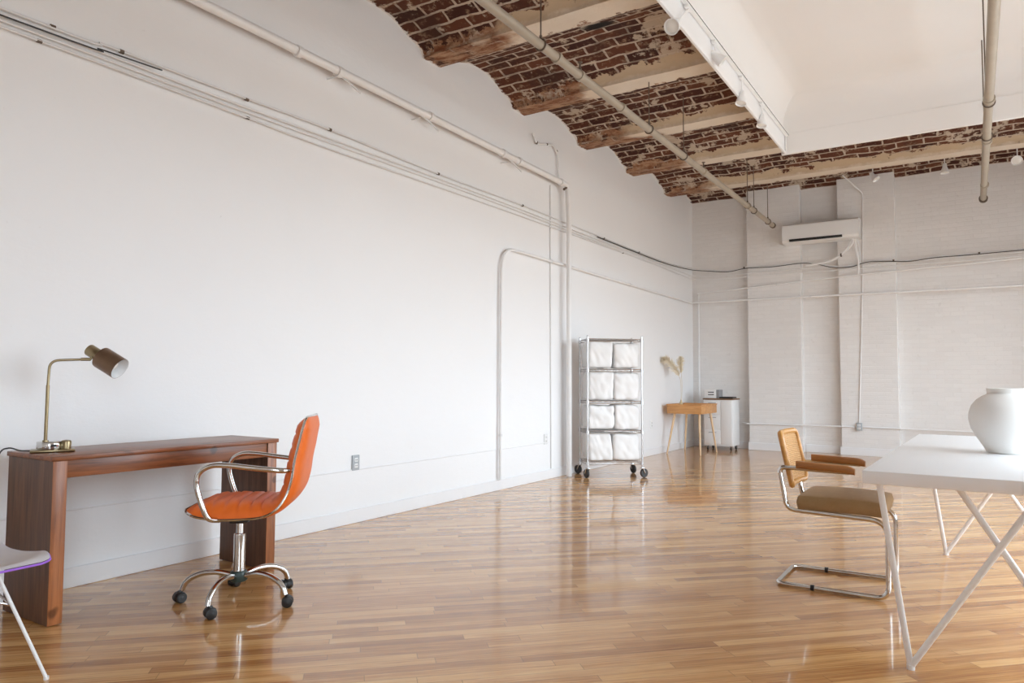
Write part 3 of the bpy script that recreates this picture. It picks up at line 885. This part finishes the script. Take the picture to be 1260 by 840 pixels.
# ------------------------------------------------------------------ white rolling cabinet
t = thing('rolling_cabinet', 'white drawer cabinet on casters with brown top in the far corner', 'cabinet', (-3.43, 11.55, 0))
bm = new_bm(); box(bm, (-3.665, 11.36, .075), (-3.205, 11.74, .80), bevel=.004); obj('body', bm, M['white_plastic'], t, world=True)
bm = new_bm(); box(bm, (-3.675, 11.345, .80), (-3.195, 11.755, .822), bevel=.003); obj('cabinet_top', bm, M['cart_top'], t, world=True)
for z0, z1 in ((.10, .32), (.335, .555), (.57, .785)):
    bm = new_bm(); box(bm, (-3.655, 11.347, z0), (-3.395, 11.362, z1), bevel=.003); d = obj('drawer', bm, M['white_plastic'], t, world=True)
    b = new_bm(); zc = z1 - .035; tube(b, fillet([(-3.58, 11.347, zc), (-3.58, 11.330, zc), (-3.465, 11.330, zc), (-3.465, 11.347, zc)], .008, 3), .004, 8)
    b.transform(ROOTS[t.name].inverted()); obj('handle', b, M['grey_plastic'], d)
bm = new_bm(); box(bm, (-3.385, 11.347, .10), (-3.215, 11.362, .785), bevel=.003); obj('door', bm, M['white_plastic'], t, world=True)
for x, y in ((-3.62, 11.41), (-3.25, 11.41), (-3.62, 11.69), (-3.25, 11.69)):
    bm = new_bm(); box(bm, (x - .02, y - .02, .062), (x + .02, y + .02, .076), bevel=.003)
    cyl(bm, (x, y, .04), (x, y, .065), .008, 8); box(bm, (x - .02, y - .006, .028), (x - .014, y + .02, .066)); box(bm, (x + .014, y - .006, .028), (x + .02, y + .02, .066))
    cs = obj('caster', bm, M['steel'], t, world=True)
    b = new_bm(); lathe(b, [(0, -.012), (.026, -.012), (.03, -.007), (.03, .007), (.026, .012), (0, .012)], 18, axis_mtx((x, y + .008, .0305), (1, 0, 0)))
    b.transform(ROOTS[t.name].inverted()); obj('wheel', b, M['black'], cs)
t = thing('countertop_device', 'small white box device with dark slots on the rolling cabinet', 'device', (-3.55, 11.53, .822))
bm = new_bm(); box(bm, (-3.665, 11.40, .823), (-3.475, 11.60, .957), bevel=.008); obj('case', bm, M['white_plastic'], t, world=True)
bm = new_bm(); box(bm, (-3.474, 11.405, .823), (-3.425, 11.595, .960), bevel=.006); obj('side_panel', bm, M['grey_plastic'], t, world=True)
for z in (.875, .912):
    bm = new_bm(); box(bm, (-3.605, 11.396, z), (-3.51, 11.402, z + .014), bevel=.001, seg=1); obj('slot', bm, M['dark'], t, world=True)
bm = new_bm(); box(bm, (-3.42, 11.38, .823), (-3.205, 11.60, .848), bevel=.005)
recentre(tag(obj('tray', bm, M['black']), 'flat black tray lying on the rolling cabinet beside the white device', 'tray'))

# ------------------------------------------------------------------ air conditioner
t = thing('air_conditioner', 'white split air conditioner mounted high on the back wall', 'air conditioner', (-1.915, 11.66, 3.24))
bm = new_bm()
pf = [(11.797, 3.235), (11.60, 3.232), (11.54, 3.24), (11.517, 3.275), (11.515, 3.36), (11.525, 3.50), (11.56, 3.525), (11.797, 3.525)]
rows = [[(x, y, z) for y, z in pf] for x in (-2.455, -2.45, -1.38, -1.375)]
V = sheet(bm, rows, closed_u=True); bm.faces.new(V[0]); bm.faces.new(V[-1][::-1])
obj('body', bm, M['white_plastic'], t, world=True, angle=25)
bm = new_bm(); box(bm, (-2.35, 11.508, 3.252), (-1.60, 11.56, 3.285), bevel=.004); obj('air_slot', bm, M['dark'], t, world=True)
bm = new_bm(); box(bm, (-2.36, 11.500, 3.238), (-1.59, 11.545, 3.247), bevel=.003, rot=Matrix.Rotation(.25, 3, 'X')); obj('louver', bm, M['white_plastic'], t, world=True)
for pts, r in (([(-1.47, 11.68, 3.235), (-1.48, 11.70, 3.18), (-1.56, 11.703, 3.08), (-1.70, 11.703, 2.975), (-1.87, 11.703, 2.915), (-2.15, 11.703, 2.89)], .016),
               ([(-1.44, 11.68, 3.235), (-1.445, 11.71, 3.10), (-1.42, 11.703, 2.95), (-1.41, 11.703, 2.86), (-1.42, 11.703, 2.68)], .016),
               ([(-1.49, 11.67, 3.235), (-1.54, 11.68, 3.13), (-1.64, 11.69, 3.02), (-1.76, 11.69, 2.96)], .009),
               ([(-1.415, 11.67, 3.235), (-1.40, 11.69, 3.12), (-1.38, 11.70, 2.98), (-1.385, 11.70, 2.87)], .006)):
    bm = new_bm(); tube(bm, smooth_path(pts, 6), r, 10)
    obj('hose', bm, M['pipe_white'] if r > .01 else M['pipe_grey'], t, world=True)
bm = new_bm(); box(bm, (-1.655, 11.68, 2.985), (-1.635, 11.735, 3.03)); obj('hose_strap', bm, M['iron'], t, world=True)

# ------------------------------------------------------------------ cables and pipes on the walls
def run(name, label, cat, pts, r, mat, rad=.05, path='fillet', clips=(), n=10, group=None, clipmat='iron', clipr=1.6, clen=.012):
    t = thing(name, label, cat, pts[0], group=group)
    P = fillet(pts, rad, 6) if path == 'fillet' else smooth_path(pts, 6)
    bm = new_bm(); tube(bm, P, r, n); obj('run', bm, M[mat], t, world=True)
    for p, d in clips:
        bm = new_bm(); d = Vector(d); p = Vector(p); cyl(bm, p - d * clen, p + d * clen, r * clipr, 12)
        obj('clip', bm, M[clipmat], t, world=True)
    return t
# upper heating pipe and its drop
t = run('heating_pipe', 'thick white pipe along the left wall that drops to the floor before the rack', 'pipe',
    [(-3.925, YF + .02, 3.42), (-3.925, 3.0, 3.40), (-3.925, 7.255, 3.365), (-3.925, 7.29, 3.0), (-3.925, 7.30, .002)], .031, 'pipe_white', .05, n=16)
for y, z in ((1.6, 3.41), (3.3, 3.392), (3.68, 3.388), (4.75, 3.385), (5.9, 3.375), (6.2, 3.372), (7.1, 3.365)):
    bm = new_bm(); cyl(bm, (-3.925, y - .02, z), (-3.925, y + .02, z), .041, 16); obj('coupling', bm, M['pipe_white'], t, world=True)
for y, z in ((3.76, 3.39), (4.72, 3.38), (6.1, 3.36)):
    bm = new_bm(); box(bm, (-4.028, y - .10, z - .045), (-3.93, y - .092, z - .037)); box(bm, (-3.935, y - .10, z - .05), (-3.925, y + .16, z - .035), rot=Matrix.Rotation(-.28, 3, 'X'))
    obj('bracket', bm, M['pipe_grey'], t, world=True)
bm = new_bm(); cyl(bm, (-3.925, 7.17, 3.30), (-3.925, 7.25, 3.345), .014, 10); obj('rusty_nipple', bm, M['iron'], t, world=True)
run('thin_conduit', 'thin rusty bent conduit above the pipe elbow on the left wall', 'conduit', [(-4.005, 6.62, 3.80), (-4.0, 6.68, 3.71), (-4.0, 7.05, 3.80), (-4.0, 7.16, 3.72), (-4.0, 7.18, 3.40)], .011, 'pipe_white', .04,
    clips=[((-4.0, 6.68, 3.72), (0, .3, 1)), ((-4.0, 6.9, 3.765), (0, 1, .2)), ((-4.0, 7.13, 3.75), (0, .7, -.5))], clipr=1.15)
run('thin_conduit', 'thin white conduit just left of the thick vertical pipe on the left wall', 'conduit', [(-4.020, 7.02, 3.33), (-4.020, 7.05, .11)], .008, 'pipe_white')
# bent conduit that follows both walls
run('bent_conduit', 'white conduit rising from the floor then bending along both walls', 'conduit',
    [(-3.994, 5.982, .107), (-3.994, 5.982, 2.452), (-3.994, 6.5, 2.450), (-3.994, 11.74, 2.415), (-.5, 11.752, 2.402), (1.71, 11.752, 2.40)], .016, 'pipe_white', [.33, 0, .05, 0], n=12,
    clips=[((-3.994, 5.982, .55), (0, 0, 1)), ((-3.994, 7.0, 2.447), (0, 1, 0)), ((-3.994, 9.2, 2.432), (0, 1, 0)), ((-2.1, 11.747, 2.41), (1, 0, 0)), ((-.3, 11.752, 2.402), (1, 0, 0))], clipmat='pipe_grey', clipr=1.3)
run('corner_conduit', 'white conduit climbing the far corner then running right along the back wall', 'conduit',
    [(-3.91, 11.90, .125), (-3.91, 11.90, 2.55), (-3.87, 11.755, 2.565), (-1.38, 11.755, 2.70), (.62, 11.755, 2.772), (1.71, 11.755, 2.775)], .013, 'pipe_white', [.05, .05, 0, 0], clips=[((-2.6, 11.755, 2.635), (1, 0, .05)), ((-.4, 11.755, 2.75), (1, 0, .05))], clipmat='pipe_grey', clipr=1.3)
# bundle of lines
run('cable_run', 'topmost line of the bundle on the left wall, partly black', 'cable',
    [(-4.005, YF + .05, 2.94), (-4.005, 1.5, 2.928), (-4.005, 2.05, 2.945), (-4.005, 2.73, 2.95), (-4.005, 3.65, 2.965), (-4.005, 4.97, 2.95), (-4.005, 6.34, 2.962), (-4.005, 7.4, 2.955), (-4.005, 8.6, 2.95), (-4.005, 9.54, 2.945), (-3.995, 10.6, 2.945), (-3.98, 11.65, 2.99), (-3.71, 11.750, 2.954), (-3.36, 11.750, 2.912), (-3.06, 11.750, 2.946), (-2.66, 11.750, 2.935), (-2.22, 11.750, 2.956), (-1.98, 11.750, 2.915), (-1.76, 11.750, 2.852), (-1.51, 11.750, 2.839), (-1.3, 11.750, 2.894), (-1.05, 11.750, 2.885), (-.74, 11.750, 2.855), (-.43, 11.750, 2.883), (-.04, 11.750, 2.882), (.61, 11.750, 2.894), (1.2, 11.750, 2.90), (1.71, 11.750, 2.91)],
    .008, 'pipe_grey', path='smooth', clips=[((-4.008, 1.76, 2.934), (0, 1, 0)), ((-4.008, 2.12, 2.945), (0, 1, 0)), ((-4.008, 2.95, 2.95), (0, 1, 0)), ((-4.008, 3.68, 2.965), (0, 1, 0)), ((-4.008, 4.97, 2.95), (0, 1, 0)), ((-4.008, 6.4, 2.962), (0, 1, 0)), ((-4.008, 8.4, 2.95), (0, 1, 0)), ((-4.008, 9.56, 2.945), (0, 1, 0)), ((-3.1, 11.750, 2.945), (1, 0, 0)), ((-.95, 11.750, 2.875), (1, 0, 0)), ((.1, 11.750, 2.884), (1, 0, 0))], clipr=1.5)
run('cable_run', 'black cable lying just under the topmost line, at left end of left wall', 'cable',
    [(-3.988, YF + .05, 2.86), (-3.988, 1.5, 2.885), (-3.988, 2.01, 2.905), (-3.988, 2.35, 2.918)], .0045, 'cable_black', path='smooth', n=8)
run('cable_run', 'black cable dipping in waves along the back wall below air conditioner', 'cable',
    [(-4.0, 8.2, 2.93), (-4.0, 9.5, 2.922), (-3.985, 10.6, 2.918), (-3.955, 11.6, 2.958), (-3.71, 11.735, 2.932), (-3.36, 11.735, 2.892), (-3.06, 11.735, 2.926), (-2.66, 11.735, 2.915), (-2.22, 11.735, 2.935), (-1.98, 11.735, 2.895), (-1.76, 11.735, 2.832), (-1.51, 11.735, 2.822), (-1.3, 11.735, 2.874), (-1.05, 11.735, 2.865), (-.74, 11.735, 2.838), (-.43, 11.735, 2.863), (-.04, 11.735, 2.865), (.61, 11.735, 2.876), (1.2, 11.735, 2.885), (1.71, 11.735, 2.89)],
    .006, 'cable_black', path='smooth', n=8)
for z, y1, nm in ((2.893, 2.845, 'second line from the top of the bundle running round the corner'), (2.862, 2.79, 'third line from the top of the bundle running round the corner')):
    dz = y1
    run('cable_run', 'white ' + nm, 'cable', [(-4.005, YF + .05, z + .01), (-4.005, 1.5, z + .005), (-4.005, 3, z), (-4.005, 6, z + .02), (-4.005, 8.5, z + .005), (-4.008, 10.5, z), (-3.98, 11.7, dz + .035), (-3.7, 11.768, dz), (-3.3, 11.768, dz - .01), (-3.0, 11.768, dz + .005), (-2.3, 11.768, dz + .005), (-.8, 11.768, dz), (.6, 11.768, dz + .01), (1.71, 11.768, dz + .015)], .007 if z > 2.87 else .0065, 'pipe_white', path='smooth')
run('cable_run', 'grey lowest line of the bundle on the left wall', 'cable', [(-4.005, YF + .05, 2.845), (-4.005, 1.52, 2.835), (-4.005, 2.12, 2.833), (-4.005, 2.93, 2.828), (-4.005, 3.65, 2.818), (-4.005, 5.5, 2.835), (-4.005, 7.7, 2.845), (-4.005, 9.97, 2.85), (-4.0, 11.2, 2.83)], .007, 'pipe_grey', path='smooth',
    clips=[((-4.008, 2.96, 2.828), (0, 1, 0)), ((-4.008, 1.7, 2.834), (0, 1, 0)), ((-4.008, 9.0, 2.848), (0, 1, 0))], clipr=1.4)
# drop conduit, outlets
t = run('drop_conduit', 'white conduit from the brick ceiling down the back wall to a grey box', 'conduit',
    [(-1.55, 11.33, 4.12), (-1.345, 11.788, 3.93), (-1.365, 11.788, 2.7), (-1.455, 11.788, .49)], .008, 'pipe_white', [.05, 0], clips=[((-1.43, 11.788, 1.2), (0, 0, 1)), ((-1.39, 11.788, 2.15), (0, 0, 1))], clipmat='pipe_grey', clipr=1.25)
run('low_conduit', 'thin white conduit running low along the back wall', 'conduit', [(-3.20, 11.93, .415), (-3.10, 11.785, .415), (-1.52, 11.785, .425)], .012, 'pipe_white', .02)
run('low_conduit', 'thin white conduit running right from the grey outlet box on back wall', 'conduit', [(-1.40, 11.785, .425), (1.2, 11.785, .40)], .012, 'pipe_white', 0)
def outlet(loc, rz, label, mat, depth, slots=True):
    t = thing('wall_outlet', label, 'outlet', loc, rz)       # local -y faces the room
    bm = new_bm(); box(bm, (-.038, -depth, -.058), (.038, 0, .058), bevel=.004); obj('cover_plate', bm, M[mat], t)
    for z in (-.022, .022):
        bm = new_bm(); box(bm, (-.018, -depth - .003, z - .015), (.018, -depth + .001, z + .015), bevel=.004); s = obj('socket', bm, M['white_plastic'], t)
        for x in (-.006, .006):
            b = new_bm(); box(b, (x - .0015, -depth - .0045, z - .005), (x + .0015, -depth - .002, z + .006)); obj('slot', b, M['dark'], s)
outlet((-4.03, 4.017, .459), PI / 2, 'grey double wall outlet low on the left wall right of the orange chair', 'outlet_grey', .012)
outlet((-4.03, 6.935, .446), PI / 2, 'white double wall outlet low on the left wall before the rack', 'pipe_grey', .010)
outlet((-4.03, 10.04, .455), PI / 2, 'white double wall outlet between the rack and the wooden table', 'white_plastic', .010)
outlet((-1.455, 11.80, .43), 0, 'grey double outlet box on the back wall under the drop conduit', 'outlet_grey', .045)

# ------------------------------------------------------------------ sprinkler pipes under the ceiling
t = thing('sprinkler_pipe', 'long cream sprinkler pipe hanging under the brick ceiling left of the white fascia', 'pipe', (-2.555, 4.2, 3.5))
bm = new_bm(); tube(bm, [(-2.555, YF + .02, 3.5), (-2.555, 11.40, 3.5)], .034, 18); obj('pipe_run', bm, M['pipe_cream'], t, world=True)
for y in (1.5, 4.56, 4.93, 5.72, 8.0, 9.9, 11.36):
    bm = new_bm(); cyl(bm, (-2.555, y - .022, 3.5), (-2.555, y + .022, 3.5), .043, 18); obj('coupling', bm, M['pipe_cream'] if y < 11 else M['iron'], t, world=True)
for y in (4.32, 6.36, 7.33, 9.9, 10.24, 11.05):
    bm = new_bm(); cyl(bm, (-2.555, y, 3.50), (-2.555, y, 4.15), .0055, 8)
    tube(bm, [(-2.555 + .041 * math.cos(a), y, 3.5 + .041 * math.sin(a)) for a in [2 * PI * k / 20 for k in range(20)]], .006, 6, closed=True)
    cyl(bm, (-2.555, y, 3.535), (-2.555, y, 3.57), .011, 8)
    obj('hanger_rod', bm, M['iron'], t, world=True)
for y in (4.93, 8.0):
    bm = new_bm(); lathe(bm, [(0, 3.53), (.013, 3.53), (.013, 3.56), (.008, 3.565), (.008, 3.60), (.02, 3.605), (.02, 3.61), (0, 3.612)], 14, Matrix.Translation((-2.555, y, 0))); obj('sprinkler_head', bm, M['iron'], t, world=True)
t = thing('sprinkler_pipe', 'cream sprinkler pipe under the white ceiling at the right edge', 'pipe', (.16, 8, 3.5))
bm = new_bm(); tube(bm, [(.178, YF + .02, 3.5), (.158, 11.15, 3.5)], .036, 18); obj('pipe_run', bm, M['pipe_cream'], t, world=True)
for y in (3.0, 7.2, 8.45, 10.35):
    bm = new_bm(); cyl(bm, (.165, y - .025, 3.5), (.165, y + .025, 3.5), .046, 18); obj('coupling', bm, M['pipe_cream'], t, world=True)
bm = new_bm(); lathe(bm, [(0, 0), (.05, 0), (.052, .012), (.044, .02), (.044, .07), (.05, .075), (0, .075)], 18, axis_mtx((.158, 11.09, 3.5), (0, 1, 0))); obj('end_cap', bm, M['iron'], t, world=True)
for y in (7.28, 8.3):
    bm = new_bm(); cyl(bm, (.165 - .02, y, 3.5), (.165 - .02, y, ZT if y < 8.6 else 4.2), .0055, 8)
    tube(bm, [(.165 + .045 * math.cos(a), y, 3.5 + .045 * math.sin(a)) for a in [2 * PI * k / 20 for k in range(20)]], .006, 6, closed=True)
    obj('hanger_rod', bm, M['iron'], t, world=True)

# ------------------------------------------------------------------ track lighting
TX = -1.775
bm = new_bm(); box(bm, (TX - .018, 2.5, 3.968), (TX + .018, 8.68, 3.990), bevel=.003, seg=1)
t = thing('lighting_track', 'long white lighting track on the white fascia plank', 'track', (TX, 5.6, 3.968))
obj('rail', bm, M['white_metal'], t, world=True)
bm = new_bm(); box(bm, (TX + .0175, 2.5, 3.976), (TX + .0195, 8.68, 3.983)); obj('slot', bm, M['dark'], t, world=True)
bm = new_bm(); box(bm, (TX - .02, 8.66, 3.80), (TX - .008, 8.69, 3.99)); obj('feed_strip', bm, M['pipe_grey'], t, world=True)
def spot(loc, aim, label, group, drop=.12, s=1.0, lean=0.0):
    t = thing('track_spotlight', label, 'track light', loc, group=group)     # hangs below loc
    bm = new_bm(); box(bm, (-.018, -.05, -.022), (.018, .05, -.0015), bevel=.004); obj('adapter', bm, M['white_metal'], t)
    bm = new_bm(); cyl(bm, (0, 0, -.02), (0, -lean, -drop), .007, 10); cyl(bm, (-.022, -lean, -drop), (.022, -lean, -drop), .014, 12); obj('stem', bm, M['white_metal'], t)
    d = Vector(aim).normalized(); p = Vector((0, -lean, -drop)) - d * .02
    bm = new_bm(); mm = axis_mtx(p, d)
    lathe(bm, [(0, -.03), (.022 * s, -.028), (.026 * s, -.015), (.028 * s, .02), (.046 * s, .065), (.05 * s, .10), (.052 * s, .104), (.046 * s, .104), (.042 * s, .085)], 24, mm)
    obj('lamp_head', bm, M['white_metal'], t)
    bm = new_bm(); lathe(bm, [(.043 * s, .088), (.03 * s, .096), (0, .10)], 24, mm); obj('lens', bm, M['glassy_bulb'], t)
g = 'track lights along the white fascia'
spot((TX, 5.22, 3.968), (-.12, -.72, -.55), 'white track spotlight on a long arm, nearest the camera on the fascia row', g, .25, 1.15, .27)
spot((TX, 5.90, 3.968), (.55, .25, -.55), 'white track spotlight turned right, second nearest on the fascia row', g, .12)
spot((TX, 6.74, 3.968), (-.1, -.25, -.9), 'white track spotlight pointing down, third nearest on the fascia row', g, .18)
spot((TX, 7.50, 3.968), (-.05, -.2, -.9), 'white track spotlight pointing down, farthest on the fascia row', g, .16)
g = 'spotlights at the back wall'
spot((-1.14, 11.2, 4.155), (.5, -.2, -.75), 'white spotlight tilted right, under the bricks beside the drop conduit', g, .13)
spot((-.265, 11.2, 4.155), (0, -.1, -1), 'white spotlight pointing straight down under the far bricks', g, .15)
spot((.54, 11.2, 4.155), (-.1, -.8, -.45), 'white spotlight facing the room at the right edge under the far bricks', g, .17, 1.25)

# ------------------------------------------------------------------ daylight
w = bpy.data.worlds.new('daylight'); SC.world = w; w.use_nodes = True
nt = w.node_tree; bg = nt.nodes['Background']
tc = nt.nodes.new('ShaderNodeTexCoord'); sx = nt.nodes.new('ShaderNodeSeparateXYZ'); rp = nt.nodes.new('ShaderNodeValToRGB')
nt.links.new(tc.outputs['Generated'], sx.inputs[0])
ma = nt.nodes.new('ShaderNodeMath'); ma.operation = 'MULTIPLY_ADD'; ma.inputs[1].default_value = .5; ma.inputs[2].default_value = .5
nt.links.new(sx.outputs[2], ma.inputs[0]); nt.links.new(ma.outputs[0], rp.inputs[0]); nt.links.new(rp.outputs[0], bg.inputs[0])
rp.color_ramp.elements[0].position = .47; rp.color_ramp.elements[0].color = (.36, .37, .37, 1)
rp.color_ramp.elements[1].position = .52; rp.color_ramp.elements[1].color = (.765, .89, 1.0, 1)
bg.inputs[1].default_value = 10.3
for a, b in WINS:
    l = bpy.data.lights.new('window_portal', 'AREA'); l.shape = 'RECTANGLE'; l.size = b - a; l.size_y = Z1 - Z0
    l.cycles.is_portal = True
    o = bpy.data.objects.new('window_portal', l); C.objects.link(o)
    o.location = (XR + .22, (a + b) / 2, (Z0 + Z1) / 2)
    o.rotation_euler = Vector((-1, 0, 0)).to_track_quat('-Z', 'Y').to_euler()
    if abs((o.rotation_euler.to_matrix() @ Vector((1, 0, 0))).z) > .5: l.size, l.size_y = l.size_y, l.size

SC.view_settings.view_transform = 'Standard'; SC.view_settings.look = 'None'
SC.view_settings.gamma = 1; SC.view_settings.use_curve_mapping = False
SC.view_settings.exposure = 0.08
cyc = SC.cycles
cyc.max_bounces = 10; cyc.diffuse_bounces = 7; cyc.glossy_bounces = 4
cyc.sample_clamp_indirect = 8; cyc.use_denoising = True
